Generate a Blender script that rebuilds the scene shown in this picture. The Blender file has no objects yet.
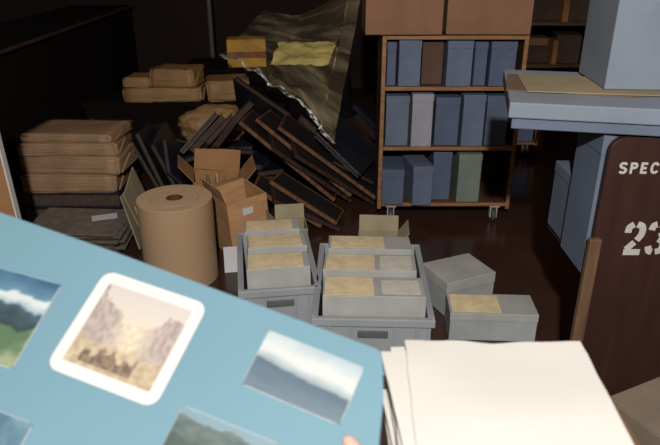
import bpy, bmesh, math, random
from mathutils import Vector, Matrix, Euler, noise
random.seed(4)
S = bpy.context.scene
COL = S.collection
R = math.radians
try:
    S.view_settings.view_transform = 'Standard'
except Exception:
    pass
# ------------------------------------------------------------ camera
PITCH = R(24); CZ = 1.5; FPX = 642.0
cp, sp = math.cos(PITCH), math.sin(PITCH)
cam = bpy.data.cameras.new('camera'); camo = bpy.data.objects.new('camera', cam); COL.objects.link(camo)
camo.location = (0, 0, CZ); camo.rotation_euler = (R(90) - PITCH, 0, 0)
cam.sensor_width = 36; cam.lens = 36 * FPX / 660; cam.clip_start = .02
cam.dof.use_dof = True; cam.dof.focus_distance = 2.5; cam.dof.aperture_fstop = 5.0
S.camera = camo
def ray(px, py):
    x = (px - 330) / FPX; v = (222.5 - py) / FPX
    return Vector((x, cp + sp * v, -sp + cp * v))
# ------------------------------------------------------------ materials
def lin1(c):
    c = c / 255.0
    return c / 12.92 if c <= .04045 else ((c + .055) / 1.055) ** 2.4
def lin(rgb, k=1.0): return tuple(min(.9, lin1(c) * k) for c in rgb)
def mat(name, rgb, k=1.0, rough=.7, var=.18, scale=6.0, bump=.0, bscale=60, stretch=(1, 1, 1), metal=0, spec=.3):
    m = bpy.data.materials.new(name); m.use_nodes = True
    nt = m.node_tree; N = nt.nodes; L = nt.links
    b = N['Principled BSDF']; c = lin(rgb, k)
    b.inputs['Roughness'].default_value = rough; b.inputs['Metallic'].default_value = metal
    b.inputs['Specular IOR Level'].default_value = spec
    tc = N.new('ShaderNodeTexCoord'); mp = N.new('ShaderNodeMapping'); mp.inputs['Scale'].default_value = stretch
    L.new(tc.outputs['Object'], mp.inputs['Vector'])
    nz = N.new('ShaderNodeTexNoise'); nz.inputs['Scale'].default_value = scale; nz.inputs['Detail'].default_value = 5
    L.new(mp.outputs['Vector'], nz.inputs['Vector'])
    rp = N.new('ShaderNodeValToRGB')
    rp.color_ramp.elements[0].position = .3; rp.color_ramp.elements[1].position = .7
    rp.color_ramp.elements[0].color = (*[x * (1 - var) for x in c], 1)
    rp.color_ramp.elements[1].color = (*[min(1, x * (1 + var)) for x in c], 1)
    L.new(nz.outputs['Fac'], rp.inputs['Fac']); L.new(rp.outputs['Color'], b.inputs['Base Color'])
    if bump:
        n2 = N.new('ShaderNodeTexNoise'); n2.inputs['Scale'].default_value = bscale; n2.inputs['Detail'].default_value = 4
        L.new(mp.outputs['Vector'], n2.inputs['Vector'])
        bp = N.new('ShaderNodeBump'); bp.inputs['Strength'].default_value = bump; bp.inputs['Distance'].default_value = .01
        L.new(n2.outputs['Fac'], bp.inputs['Height']); L.new(bp.outputs['Normal'], b.inputs['Normal'])
    return m
M = {}
M['floor'] = mat('floor_dark_brown', (64, 43, 36), .72, rough=.22, var=.3, scale=2.5, bump=.05, bscale=25, spec=.5)
M['wall'] = mat('wall_dark', (46, 29, 25), .42, rough=.9, var=.3, scale=1.2)
M['ceil'] = mat('ceiling_dark', (60, 52, 46), .8, rough=.95)
M['darkwood'] = mat('dark_wood', (40, 28, 24), .28, rough=.9, var=.12, scale=3, spec=.1)
M['panelwood'] = mat('end_panel_wood', (70, 43, 37), .50, rough=.5, var=.2, scale=4, stretch=(6, 1, 1))
M['oak'] = mat('oak_edge', (136, 98, 65), .88, rough=.5, var=.25, scale=9, stretch=(1, 1, 8))
M['oakdim'] = mat('oak_dim', (94, 68, 50), .75, rough=.5, var=.3, scale=7, stretch=(5, 1, 1))
M['railwood'] = mat('rail_wood', (136, 104, 80), .42, rough=.5, var=.2, scale=7, stretch=(5, 1, 1))
M['inner'] = mat('truck_inner_wood', (70, 50, 40), .7, rough=.6, var=.25, scale=6)
M['rackwood'] = mat('rack_wood', (84, 58, 40), .8, rough=.7, var=.3, scale=6)
M['rack1'] = mat('rack_carton_brown', (100, 68, 48), .9, rough=.8, var=.3)
M['rack2'] = mat('rack_carton_dark', (66, 48, 40), .8, rough=.8, var=.3)
M['rack3'] = mat('rack_carton_yellow', (150, 106, 52), .62, rough=.8, var=.35)
M['slate'] = mat('slate_blue_board', (94, 104, 126), .86, rough=.75, var=.14, scale=7)
M['slate2'] = mat('deep_slate_board', (82, 92, 116), .84, rough=.75, var=.14, scale=7)
M['slate3'] = mat('pale_grey_board', (138, 136, 146), .95, rough=.75, var=.1, scale=7)
M['slate4'] = mat('green_grey_board', (106, 118, 110), .9, rough=.75, var=.12, scale=7)
M['spine'] = mat('brown_spine', (86, 62, 50), .8, rough=.7, var=.2)
M['grey'] = mat('grey_archive_board', (150, 153, 157), .84, rough=.75, var=.12, scale=8)
M['greylid'] = mat('grey_archive_lid', (158, 159, 157), .84, rough=.75, var=.12, scale=8)
M['tan'] = mat('tan_label_paper', (200, 184, 150), .94, rough=.85, var=.16, scale=20)
M['tan2'] = mat('pale_label_paper', (186, 184, 172), .9, rough=.85, var=.1, scale=20)
M['crate'] = mat('grey_plastic', (150, 155, 161), .76, rough=.45, var=.08, scale=5)
M['cratedark'] = mat('grey_plastic_shadow', (100, 104, 108), .6, rough=.6)
M['card'] = mat('brown_cardboard', (168, 129, 91), .92, rough=.85, var=.12, scale=10, stretch=(1, 1, 4))
M['card2'] = mat('dim_cardboard', (152, 112, 76), .82, rough=.85, var=.12, scale=10)
M['cardtop'] = mat('red_brown_cardboard', (126, 92, 70), .85, rough=.85, var=.12, scale=8)
M['cardgrey'] = mat('grey_tan_cardboard', (148, 138, 112), .78, rough=.85, var=.12, scale=8)
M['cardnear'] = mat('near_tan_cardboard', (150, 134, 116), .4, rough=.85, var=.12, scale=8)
M['cardlid'] = mat('brown_sheet', (128, 106, 84), .5, rough=.85, var=.12, scale=8)
M['bufflid'] = mat('buff_sheet', (158, 144, 116), .62, rough=.85, var=.1, scale=8)
M['kraft'] = mat('kraft_paper', (148, 120, 93), .76, rough=.5, var=.2, scale=5, bump=.5, bscale=9)
M['kraftdim'] = mat('kraft_paper_dim', (146, 114, 76), .82, rough=.55, var=.22, scale=5, bump=.5, bscale=9)
M['roll'] = mat('kraft_roll', (176, 146, 116), .74, rough=.6, var=.02, scale=3)
M['rolltop'] = mat('kraft_roll_end', (190, 161, 130), .74, rough=.8, var=.05, scale=30)
M['core'] = mat('cardboard_core', (96, 70, 50), .6, rough=.9)
M['news'] = mat('grey_newsprint', (116, 105, 97), .72, rough=.9, var=.25, scale=20)
M['folder'] = mat('black_blue_cover', (31, 32, 41), .60, rough=.4, var=.3, scale=6)
M['folder2'] = mat('dark_navy_cover', (35, 38, 56), .66, rough=.4, var=.3, scale=6)
M['folder3'] = mat('dark_brown_cover', (52, 39, 33), .66, rough=.5, var=.3, scale=6)
M['pages'] = mat('dark_page_edges', (84, 69, 59), .6, rough=.9, var=.25, scale=40)
M['bars'] = mat('frame_wood', (110, 77, 53), .68, rough=.5, var=.4, scale=7, stretch=(5, 1, 1))
M['barsdark'] = mat('dark_frame_wood', (70, 50, 41), .58, rough=.5, var=.4, scale=7, stretch=(5, 1, 1))
M['back'] = mat('frame_backing', (34, 28, 28), .6, rough=.7, var=.3)
M['white'] = mat('white_paper', (244, 240, 234), .41, rough=.9, var=.03, scale=4)
M['white2'] = mat('white_print_border', (238, 234, 230), .36, rough=.6, var=.03)
M['whitefar'] = mat('white_scrap', (196, 196, 198), .8, rough=.9, var=.05)
M['blue'] = mat('blue_mat_board', (122, 164, 182), .34, rough=.7, var=.05, scale=3, spec=.2)
M['blueedge'] = mat('board_core', (150, 190, 206), .3, rough=.8)
M['pblue'] = mat('pale_blue_grey_board', (144, 155, 171), .54, rough=.75, var=.10, scale=5)
M['pblue2'] = mat('mid_blue_grey_board', (114, 127, 149), .54, rough=.75, var=.12, scale=5)
M['table'] = mat('table_dark', (56, 40, 34), .4, rough=.55, var=.2, scale=4, stretch=(5, 1, 1))
M['tableedge'] = mat('table_edge', (140, 108, 84), .3, rough=.5, var=.2, scale=8)
M['yellow'] = mat('yellow_carton', (186, 138, 40), .9, rough=.5, var=.15)
M['yellowpaper'] = mat('yellow_sheet', (204, 188, 112), 1.2, rough=.35, var=.25, scale=7)
M['orange'] = mat('orange_band', (130, 74, 34), .8, rough=.6)
M['steel'] = mat('dull_steel', (190, 188, 190), .9, rough=.35, metal=.3)
M['poststeel'] = mat('post_steel', (100, 90, 86), .5, rough=.5)
M['rubber'] = mat('grey_rubber', (70, 68, 70), .8, rough=.5)
M['paint'] = mat('white_stencil_paint', (222, 216, 214), .5, rough=.7, var=.08, scale=20)
M['skin'] = mat('skin', (232, 186, 170), .42, rough=.5, var=.08, scale=30, bump=.1, bscale=200)
M['tape'] = mat('cotton_tape', (150, 146, 140), .5, rough=.9)
# plastic film: mostly clear, highlights painted in as streaks along the pull of the sheet
def film(name, lo, hi, col, rough, sc, bstr, p0=.35, p1=.7):
    pm = bpy.data.materials.new(name); pm.use_nodes = True
    nt = pm.node_tree; N = nt.nodes; L = nt.links
    b = N['Principled BSDF']; b.inputs['Base Color'].default_value = (*col, 1); b.inputs['Roughness'].default_value = rough
    b.inputs['Specular IOR Level'].default_value = 1.0
    tr = N.new('ShaderNodeBsdfTransparent'); mx = N.new('ShaderNodeMixShader')
    nz = N.new('ShaderNodeTexNoise'); nz.inputs['Scale'].default_value = 1; nz.inputs['Detail'].default_value = 3; nz.inputs['Distortion'].default_value = .4
    bp = N.new('ShaderNodeBump'); bp.inputs['Strength'].default_value = bstr; bp.inputs['Distance'].default_value = .05
    uv = N.new('ShaderNodeUVMap'); uv.uv_map = 'UVMap'; mp = N.new('ShaderNodeMapping'); mp.inputs['Scale'].default_value = (sc[0], sc[1], 1)
    L.new(uv.outputs['UV'], mp.inputs['Vector']); L.new(mp.outputs['Vector'], nz.inputs['Vector'])
    rp = N.new('ShaderNodeValToRGB'); rp.color_ramp.elements[0].position = p0; rp.color_ramp.elements[1].position = p1
    rp.color_ramp.elements[0].color = (lo, lo, lo, 1); rp.color_ramp.elements[1].color = (hi, hi, hi, 1)
    L.new(nz.outputs['Fac'], rp.inputs['Fac']); L.new(rp.outputs['Color'], mx.inputs['Fac'])
    L.new(nz.outputs['Fac'], bp.inputs['Height']); L.new(bp.outputs['Normal'], b.inputs['Normal'])
    L.new(tr.outputs[0], mx.inputs[1]); L.new(b.outputs[0], mx.inputs[2]); L.new(mx.outputs[0], N['Material Output'].inputs['Surface'])
    return pm
M['film'] = film('clear_plastic_film', .06, .36, (.70, .58, .34), .11, (2.4, 9), .9, .44, .70)
M['filmglint'] = film('film_crease_glint', .05, .95, (.95, .95, .97), .12, (24, 2), .8, .46, .56)  # crumpled edge; its opaque white patches are glints painted into the film
# painted print (vertex colours drawn in code)
vm = bpy.data.materials.new('printed_photograph'); vm.use_nodes = True
b = vm.node_tree.nodes['Principled BSDF']; b.inputs['Roughness'].default_value = .45; b.inputs['Specular IOR Level'].default_value = .2
at = vm.node_tree.nodes.new('ShaderNodeAttribute'); at.attribute_name = 'Col'
vm.node_tree.links.new(at.outputs['Color'], b.inputs['Base Color'])
M['print'] = vm
# ------------------------------------------------------------ builders
def tag(o, label=None, cat=None, group=None, kind=None):
    if label: o['label'] = label
    if cat: o['category'] = cat
    if group: o['group'] = group
    if kind: o['kind'] = kind
    return o
def thing(name, label, cat, loc=(0, 0, 0), rz=0, group=None):
    o = bpy.data.objects.new(name, None); COL.objects.link(o); o.empty_display_size = .05
    o.location = loc; o.rotation_euler = (0, 0, rz)
    return tag(o, label, cat, group)
class MB:
    def __init__(s): s.bm = bmesh.new()
    def box(s, c, d, rot=None):
        vs = []
        for i in (-1, 1):
            for j in (-1, 1):
                for k in (-1, 1):
                    p = Vector((i * d[0] / 2, j * d[1] / 2, k * d[2] / 2))
                    if rot is not None: p = rot @ p
                    vs.append(s.bm.verts.new(p + Vector(c)))
        for f in ((0, 1, 3, 2), (4, 6, 7, 5), (0, 4, 5, 1), (2, 3, 7, 6), (0, 2, 6, 4), (1, 5, 7, 3)):
            s.bm.faces.new([vs[i] for i in f])
        return s
    def bb(s, x0, x1, y0, y1, z0, z1):
        return s.box(((x0 + x1) / 2, (y0 + y1) / 2, (z0 + z1) / 2), (x1 - x0, y1 - y0, z1 - z0))
    def prism(s, pts, fn0, fn1):
        a = [s.bm.verts.new(fn0(*p)) for p in pts]; c = [s.bm.verts.new(fn1(*p)) for p in pts]
        n = len(pts)
        s.bm.faces.new(a[::-1]); s.bm.faces.new(c)
        for i in range(n): s.bm.faces.new((a[i], a[(i + 1) % n], c[(i + 1) % n], c[i]))
        return s
    def lathe(s, prof, n=40, axis='z', c=(0, 0, 0), closed=True):
        rings = []
        for r, h in prof:
            ring = []
            for i in range(n):
                a = 2 * math.pi * i / n
                p = (r * math.cos(a), r * math.sin(a), h)
                if axis == 'x': p = (h, r * math.cos(a), r * math.sin(a))
                ring.append(s.bm.verts.new(Vector(p) + Vector(c)))
            rings.append(ring)
        m = len(rings)
        for q in range(m if closed else m - 1):
            A, B_ = rings[q], rings[(q + 1) % m]
            for i in range(n): s.bm.faces.new((A[i], A[(i + 1) % n], B_[(i + 1) % n], B_[i]))
        return s
    def tube(s, pts, r, n=8):
        pts = [Vector(p) for p in pts]; rings = []
        for i, p in enumerate(pts):
            d = (pts[min(i + 1, len(pts) - 1)] - pts[max(i - 1, 0)]).normalized()
            a = d.orthogonal().normalized(); bb = d.cross(a)
            rr = r[i] if isinstance(r, (list, tuple)) else r
            rings.append([s.bm.verts.new(p + rr * (math.cos(2 * math.pi * k / n) * a + math.sin(2 * math.pi * k / n) * bb)) for k in range(n)])
        for A, B_ in zip(rings, rings[1:]):
            for i in range(n): s.bm.faces.new((A[i], A[(i + 1) % n], B_[(i + 1) % n], B_[i]))
        s.bm.faces.new(rings[0][::-1]); s.bm.faces.new(rings[-1])
        return s
    def sheet(s, nx, ny, fn):
        g = [s.bm.verts.new(fn(i / nx, j / ny)) for j in range(ny + 1) for i in range(nx + 1)]
        uvl = s.bm.loops.layers.uv.new('UVMap')
        for j in range(ny):
            for i in range(nx):
                a = j * (nx + 1) + i
                f = s.bm.faces.new((g[a], g[a + 1], g[a + nx + 2], g[a + nx + 1]))
                for l, (du, dv) in zip(f.loops, ((0, 0), (1, 0), (1, 1), (0, 1))): l[uvl].uv = ((i + du) / nx, (j + dv) / ny)
        return s
    def crumple(s, amp, f, seed=0, cuts=4):
        bmesh.ops.subdivide_edges(s.bm, edges=s.bm.edges[:], cuts=cuts, use_grid_fill=True)
        zmin = min(v.co.z for v in s.bm.verts)
        for v in s.bm.verts:
            n = noise.noise_vector(v.co * f + Vector((seed * 5.3, seed * 1.7, 0))) * amp
            if v.co.z < zmin + .002: n.z = 0
            v.co += n
        return s
    def build(s, name, m, parent=None, bevel=0, seg=2, smooth=False):
        bm = s.bm
        bmesh.ops.recalc_face_normals(bm, faces=bm.faces[:])
        if bevel: bmesh.ops.bevel(bm, geom=bm.edges[:], offset=bevel, segments=seg, affect='EDGES', profile=.5)
        me = bpy.data.meshes.new(name); bm.to_mesh(me); bm.free()
        me.materials.append(m)
        if smooth:
            for p in me.polygons: p.use_smooth = True
        o = bpy.data.objects.new(name, me); COL.objects.link(o)
        if parent is not None: o.parent = parent
        return o
def copy_tree(o, parent=None):
    c = o.copy(); COL.objects.link(c); c.parent = parent
    for ch in list(o.children): copy_tree(ch, c)
    return c
def struct(name, mb, m): return tag(mb.build(name, m), kind='structure')
# ------------------------------------------------------------ room
struct('floor', MB().bb(-3.2, 3.4, -2.2, 6.5, -.1, 0), M['floor'])
struct('wall_back', MB().bb(-3.2, 3.4, 6.5, 6.6, 0, 3.3), M['wall'])
struct('wall_left', MB().bb(-3.3, -3.2, -2.2, 6.6, 0, 3.3), M['wall'])
struct('wall_right', MB().bb(3.4, 3.5, -2.2, 6.6, 0, 3.3), M['wall'])
struct('wall_front', MB().bb(-3.3, 3.5, -2.3, -2.2, 0, 3.3), M['wall'])
struct('ceiling', MB().bb(-3.3, 3.5, -2.3, 6.6, 3.3, 3.4), M['ceil'])
struct('baseboard_back', MB().bb(-3.2, 3.4, 6.48, 6.5, 0, .1), M['darkwood'])
# ------------------------------------------------------------ generic pieces
def archive_box(label, loc, w, d, h, m='slate', ml=None, rz=0, group=None, lid=.05, labelrect=None, tab=True, name='archive_box', cat='box', extra=None):
    t = thing(name, label, cat, loc, rz, group)
    MB().bb(-w / 2 + .002, w / 2 - .002, -d / 2 + .002, d / 2 - .002, 0, h - .003).build('box_body', M[m], t, .002, 1)
    MB().bb(-w / 2, w / 2, -d / 2, d / 2, h - lid, h).build('box_lid', M[ml or m], t, .003, 2)
    if tab:
        MB().bb(-.010, .010, -d / 2 - .002, -d / 2 + .001, h - lid - .010, h - lid + .004).build('pull_tab', M[ml or m], t)
    if labelrect:
        x0, x1, y0, y1 = labelrect
        MB().bb(x0, x1, y0, y1, h - .0005, h + .0015).build('paper_label', M['tan'], t)
    if extra:
        x0, x1, y0, y1 = extra
        MB().bb(x0, x1, y0, y1, h - .0005, h + .0012).build('paper_label', M['tan2'], t)['label'] = 'paler paper label'
    return t
def caster(parent, x, y, h):
    c = MB().bb(-.028 + x, .028 + x, y - .028, y + .028, h - .008, h).bb(x - .020, x - .015, y - .016, y + .016, .022, h - .006).bb(x + .015, x + .020, y - .016, y + .016, .022, h - .006).build('caster', M['steel'], parent)
    MB().lathe([(.006, -.012), (.034, -.012), (.037, -.006), (.037, .006), (.034, .012), (.006, .012)], 24, 'x', (x, y, .037)).build('wheel', M['rubber'], c, smooth=False)
TW, TD = .75, .33
SH = (.12, .45, .778, 1.04)
def book_truck(label, loc, rz=0, SH=SH, name='book_truck'):
    t = thing(name, label, 'book cart', loc, rz); top = SH[-1]
    for s in (-1, 1):
        x = s * (TW / 2 - .011)
        p = MB().bb(x - .010, x + .010, -TD / 2 + .004, TD / 2, .085, top + .005).build('side_panel', M['inner'], t, .002, 1)
        MB().bb(x - .011, x + .011, -TD / 2 - .004, -TD / 2 + .004, .083, top + .007).build('edge_strip', M['oak'], p, .002, 1)
    for z in SH:
        p = MB().bb(-TW / 2 + .022, TW / 2 - .022, -TD / 2 + .004, TD / 2 - .004, z - .02, z).build('shelf', M['oakdim'], t)
        MB().bb(-TW / 2 + .022, TW / 2 - .022, -TD / 2 - .004, -TD / 2 + .004, z - .020, z).build('edge_strip', M['oak'], p, .002, 1)
    for sx in (-1, 1):
        for sy in (-1, 1): caster(t, sx * (TW / 2 - .08), sy * (TD / 2 - .03), .099)
    return t
CX, CY = .643, 3.375 + TD / 2
truck = book_truck('wooden book truck loaded with rows of slate blue archive boxes', (CX, CY, 0))
GB = 'slate archive boxes on the book truck'
def row(z, items):
    for x0, x1, h, y0, m, rz, lab in items:
        archive_box(lab, ((x0 + x1) / 2, y0 + .145, z), x1 - x0 - .006, .27, h, m, None, R(rz), GB, lid=.04)
row(SH[2], [
    (.294, .350, .224, 3.395, 'slate2', 0, 'narrow slate box at the left end of the top shelf of the loaded book truck'),
    (.354, .478, .236, 3.38, 'slate', 0, 'wide slate box second from the left on the top shelf of the book truck'),
    (.604, .744, .234, 3.372, 'slate', 0, 'wide slate box just right of the brown volume on the top shelf'),
    (.750, .824, .226, 3.392, 'slate2', 0, 'narrow slate box between two wide ones on the top shelf of the book truck'),
    (.836, .976, .229, 3.38, 'slate2', -2, 'wide slate box at the right end of the top shelf of the book truck')])
row(SH[1], [
    (.298, .430, .274, 3.387, 'slate', 0, 'slate blue box at the left end of the middle shelf beside the pale grey one'),
    (.436, .556, .288, 3.368, 'slate3', 0, 'pale grey box, the lightest one, on the middle shelf of the book truck'),
    (.566, .704, .266, 3.392, 'slate2', 0, 'slate blue box right of the pale grey one on the middle shelf'),
    (.710, .836, .284, 3.372, 'slate', 0, 'slate blue box second from the right on the middle shelf of the book truck'),
    (.848, .974, .275, 3.390, 'slate2', -3, 'slate blue box at the right end of the middle shelf of the book truck')])
row(SH[0], [
    (.292, .422, .205, 3.338, 'slate2', -3, 'lowest slate box at the left end of the bottom shelf of the book truck'),
    (.436, .556, .228, 3.326, 'slate', 8, 'slightly turned slate box second from the left on the bottom shelf'),
    (.576, .688, .285, 3.412, 'slate2', 0, 'tall slate box third from the left on the bottom shelf of the book truck'),
    (.712, .848, .284, 3.375, 'slate4', 0, 'grey green box at the right of the bottom shelf beside an empty space')])
v = thing('bound_volume', 'brown bound volume set back between slate boxes on the top shelf', 'book', (.541, 3.55, SH[2]))
MB().bb(-.055, .055, -.11, .11, 0, .225).build('cover', M['spine'], v, .004, 2)
MB().bb(-.049, .049, -.1, .113, .2225, .2265).build('pages', M['pages'], v)
# cardboard cartons on top of the truck
def closed_carton(label, loc, w, d, h, m, rz=0, group=None):
    t = thing('cardboard_carton', label, 'cardboard box', loc, rz, group)
    MB().bb(-w / 2, w / 2, -d / 2, d / 2, 0, h - .004).build('carton_body', M[m], t, .004, 2)
    for s in (-1, 1):
        MB().bb(-w / 2 + .001, w / 2 - .001, min(s * .002, s * d / 2), max(s * .002, s * d / 2), h - .004, h).build('flap', M[m], t, .001, 1)
    MB().bb(-w / 2 - .0006, w / 2 + .0006, -.025, .025, h - .06, h + .0006).build('packing_tape', M[m], t)
    return t
closed_carton('red brown cardboard carton overhanging the left end of the book truck top', (.369, 3.51, 1.0475), .388, .34, .26, 'cardtop', R(.8), 'cartons on top of the book truck')
closed_carton('red brown cardboard carton on the right half of the book truck top', (.803, 3.52, 1.0475), .425, .34, .27, 'cardtop', R(-1.5), 'cartons on top of the book truck')
# low cart behind
book_truck('low wooden cart in the dark behind the loaded book truck', (1.16, 4.75, 0), 0, (.11, .34))
for x, lab in ((1.30, 'dark slate box, left of the pair on the low cart in shadow'), (1.44, 'dark slate box, right of the pair on the low cart in shadow')):
    archive_box(lab, (x, 4.74, .11), .13, .27, .2, 'slate2', None, 0, 'boxes on the low cart', lid=.04)
# ------------------------------------------------------------ crates
def crate(label, cx, cy, w, d, h, rz):
    t = thing('plastic_crate', label, 'crate', (cx, cy, 0), rz, 'grey plastic crates')
    k = .012
    m = MB().bb(-w / 2, w / 2, -d / 2, d / 2, 0, .01)
    m.bb(-w / 2, -w / 2 + k, -d / 2, d / 2, .01, h).bb(w / 2 - k, w / 2, -d / 2, d / 2, .01, h)
    m.bb(-w / 2 + k, w / 2 - k, -d / 2, -d / 2 + k, .01, h).bb(-w / 2 + k, w / 2 - k, d / 2 - k, d / 2, .01, h)
    for i in range(-2, 3):
        if i: m.bb(i * w * .19 - .005, i * w * .19 + .005, -d / 2 - .008, -d / 2, .01, h - .03)
    m.build('crate_body', M['crate'], t, .0015, 1)
    e = .012
    r = MB().bb(-w / 2 - e, w / 2 + e, -d / 2 - e, -d / 2 + .002, h - .03, h + .002).bb(-w / 2 - e, w / 2 + e, d / 2 - .002, d / 2 + e, h - .03, h + .002)
    r.bb(-w / 2 - e, -w / 2 + .002, -d / 2 + .002, d / 2 - .002, h - .03, h + .002).bb(w / 2 - .002, w / 2 + e, -d / 2 + .002, d / 2 - .002, h - .03, h + .002)
    r.build('rim', M['crate'], t, .003, 2)
    MB().bb(-.055, .055, -d / 2 - .0095, -d / 2 - .002, h - .078, h - .05).build('hand_hole', M['cratedark'], t, .003, 2)
    return t
def put_in(cx, cy, rz, items, labs, group):
    for (ox, oy, w, dd, h, lr, ex, ry, lean), lab in zip(items, labs):
        q = Matrix.Rotation(rz, 3, 'Z') @ Vector((ox, oy, 0))
        o = archive_box(lab, (cx + q.x, cy + q.y, .0105 + dd / 2 * math.sin(R(lean)) + abs(w / 2 * math.sin(R(ry * .6)))), w, dd, h, 'grey', 'greylid', 0, group, lid=.085, labelrect=lr, tab=False, name='document_box', extra=ex)
        o.rotation_euler = (R(-lean), R(ry * .6), rz + R(ry))
RC = (.165, 2.262, R(-2)); crate('wider grey plastic crate on the right holding three document boxes', RC[0], RC[1], .42, .60, .25, RC[2])
put_in(*RC, [(0, -.200, .374, .160, .300, (-.180, .0, -.074, .072), (.03, .17, -.06, .05), 1.0, 3), (-.004, -.022, .362, .158, .304, (-.172, .02, -.072, .070), (.04, .165, -.07, .06), -1.4, 4), (-.008, .150, .345, .150, .308, (-.162, .06, -.066, .064), None, 1.2, 4)],
       ['nearest grey document box in the wider right crate, tan label on its lid', 'middle grey document box in the wider right crate, tan label on its lid', 'rearmost and narrowest grey document box in the wider right crate'], 'document boxes in the right crate')
LC = (-.232, 2.44, R(8)); crate('narrower grey plastic crate on the left, next to the paper roll', LC[0], LC[1], .30, .53, .25, LC[2])
put_in(*LC, [(.006, -.170, .25, .152, .300, (-.118, .10, -.07, .066), None, -1.6, 3), (.004, .002, .248, .15, .304, (-.116, .105, -.068, .066), None, 1, 4), (0, .165, .243, .13, .308, (-.113, .09, -.056, .056), None, -1, 3)],
       ['nearest grey document box in the narrower left crate', 'middle grey document box in the narrower left crate, tan label on its lid', 'rearmost grey document box in the narrower left crate'], 'document boxes in the left crate')
# loose grey boxes
archive_box('grey box lying on the floor right of the crates, tan label at its left', (.660, 2.265, 0), .35, .16, .128, 'grey', 'greylid', R(-3), 'loose grey boxes on the floor', lid=.035, labelrect=(-.165, .03, -.07, .065), tab=False, name='document_box')
archive_box('plain closed grey box standing turned behind the lying grey box', (.568, 2.51, 0), .25, .205, .165, 'grey', 'greylid', R(24), 'loose grey boxes on the floor', lid=.05, tab=False, name='document_box')
# ------------------------------------------------------------ open cartons
def open_carton(label, loc, w, d, h, m, rz, flaps, group=None, fl=None, cr=0, seed=0):
    t = thing('open_carton', label, 'cardboard box', loc, rz, group); k = .005
    b_ = MB().bb(-w / 2, w / 2, -d / 2, d / 2, 0, k)
    b_.bb(-w / 2, -w / 2 + k, -d / 2, d / 2, k, h).bb(w / 2 - k, w / 2, -d / 2, d / 2, k, h).bb(-w / 2 + k, w / 2 - k, -d / 2, -d / 2 + k, k, h).bb(-w / 2 + k, w / 2 - k, d / 2 - k, d / 2, k, h)
    if cr: b_.crumple(cr, 5, seed)
    b_.build('carton_body', M[m], t)
    for i, (side, ang) in enumerate(flaps.items()):       # ang 0 = straight up, + = leaning outwards
        ln = fl or min(w, d) / 2
        if side in 'lr':
            s = -1 if side == 'l' else 1
            rot = Matrix.Rotation(s * R(ang), 3, 'Y'); c = Vector((s * (w / 2 - k / 2), 0, h)) + rot @ Vector((0, 0, ln / 2)); dim = (k * .8, d - .006, ln)
        else:
            s = -1 if side == 'f' else 1
            rot = Matrix.Rotation(-s * R(ang), 3, 'X'); c = Vector((0, s * (d / 2 - k / 2), h)) + rot @ Vector((0, 0, ln / 2)); dim = (w - .006, k * .8, ln)
        f = MB().box(c, dim, rot)
        if cr: f.crumple(cr, 5, seed)
        f.build('flap', M[m], t)
    return t
open_carton('small grey tan open carton with a raised flap just behind the right crate', (.225, 2.69, 0), .19, .16, .225, 'cardgrey', R(-4), {'b': 18, 'r': 35}, 'small open cartons', .075)
open_carton('small grey tan open carton with a raised flap just behind the left crate', (-.19, 2.85, 0), .15, .14, .225, 'cardgrey', R(8), {'b': 22, 'l': 40}, 'small open cartons', .07)
c2 = open_carton('tall battered brown carton right behind the kraft paper roll', (-.452, 3.04, .012), .22, .24, .315, 'card', R(34), {'l': 16, 'b': 100}, 'battered open cartons', .085, .009, 3)
c2.rotation_euler = (0, R(-5), R(34))
MB().bb(-.035, .02, -.1285, -.1225, .235, .27).build('paper_label', M['whitefar'], c2)['label'] = 'small white paper label'
c1 = open_carton('battered brown carton tipped against the tall one behind the roll, folders inside', (-.665, 3.40, .022), .27, .24, .245, 'card2', R(12), {'l': 50, 'b': 18, 'r': 30}, 'battered open cartons', .12, .009, 7)
c1.rotation_euler = (0, R(8), R(12))
for i, (dx, hh, mm, lab) in enumerate(((-.05, .21, 'cardgrey', 'grey tan folder at the left inside the tipped brown carton'), (.0, .22, 'tan', 'pale tan folder in the middle of the tipped brown carton'), (.05, .205, 'card', 'brown folder at the right inside the tipped brown carton'))):
    q = Matrix.Rotation(R(12), 3, 'Z') @ Vector((dx, .0, 0))
    o = MB().bb(-.006, .006, -.095, .095, 0, hh).build('paper_folder', M[mm]); o.location = (-.665 + q.x, 3.40 + q.y, .036 - dx * .14); o.rotation_euler = (0, R(8), R(12)); tag(o, lab, 'folder', 'folders in the tipped carton')
# ------------------------------------------------------------ paper roll
t = thing('paper_roll', 'standing roll of brown kraft paper left of the crates', 'paper roll', (-.715, 2.74, 0))
RR, RH = .172, .405
MB().lathe([(.038, 0), (RR, 0), (RR, RH - .002), (RR - .002, RH), (.038, RH)], 200).build('wound_paper', M['roll'], t)
MB().lathe([(.112, RH - .0005), (.112, RH + .0012), (RR - .004, RH + .0012), (RR - .004, RH - .0005)], 96).build('outer_windings', M['rolltop'], t)
MB().lathe([(.040, RH - .0005), (.040, RH + .0014), (.108, RH + .0014), (.108, RH - .0005)], 96).build('inner_windings', M['rolltop'], t)
MB().lathe([(.030, .002), (.037, .002), (.037, RH + .002), (.030, RH + .002)], 36).build('core_tube', M['core'], t)
w_ = MB().box((-.48, 2.78, .065), (.07, .003, .13), Matrix.Rotation(R(8), 3, 'Z') @ Matrix.Rotation(R(-10), 3, 'X')).build('paper_scrap', M['whitefar'])
tag(w_, 'small white card standing between the paper roll and the left crate', 'paper')
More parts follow.
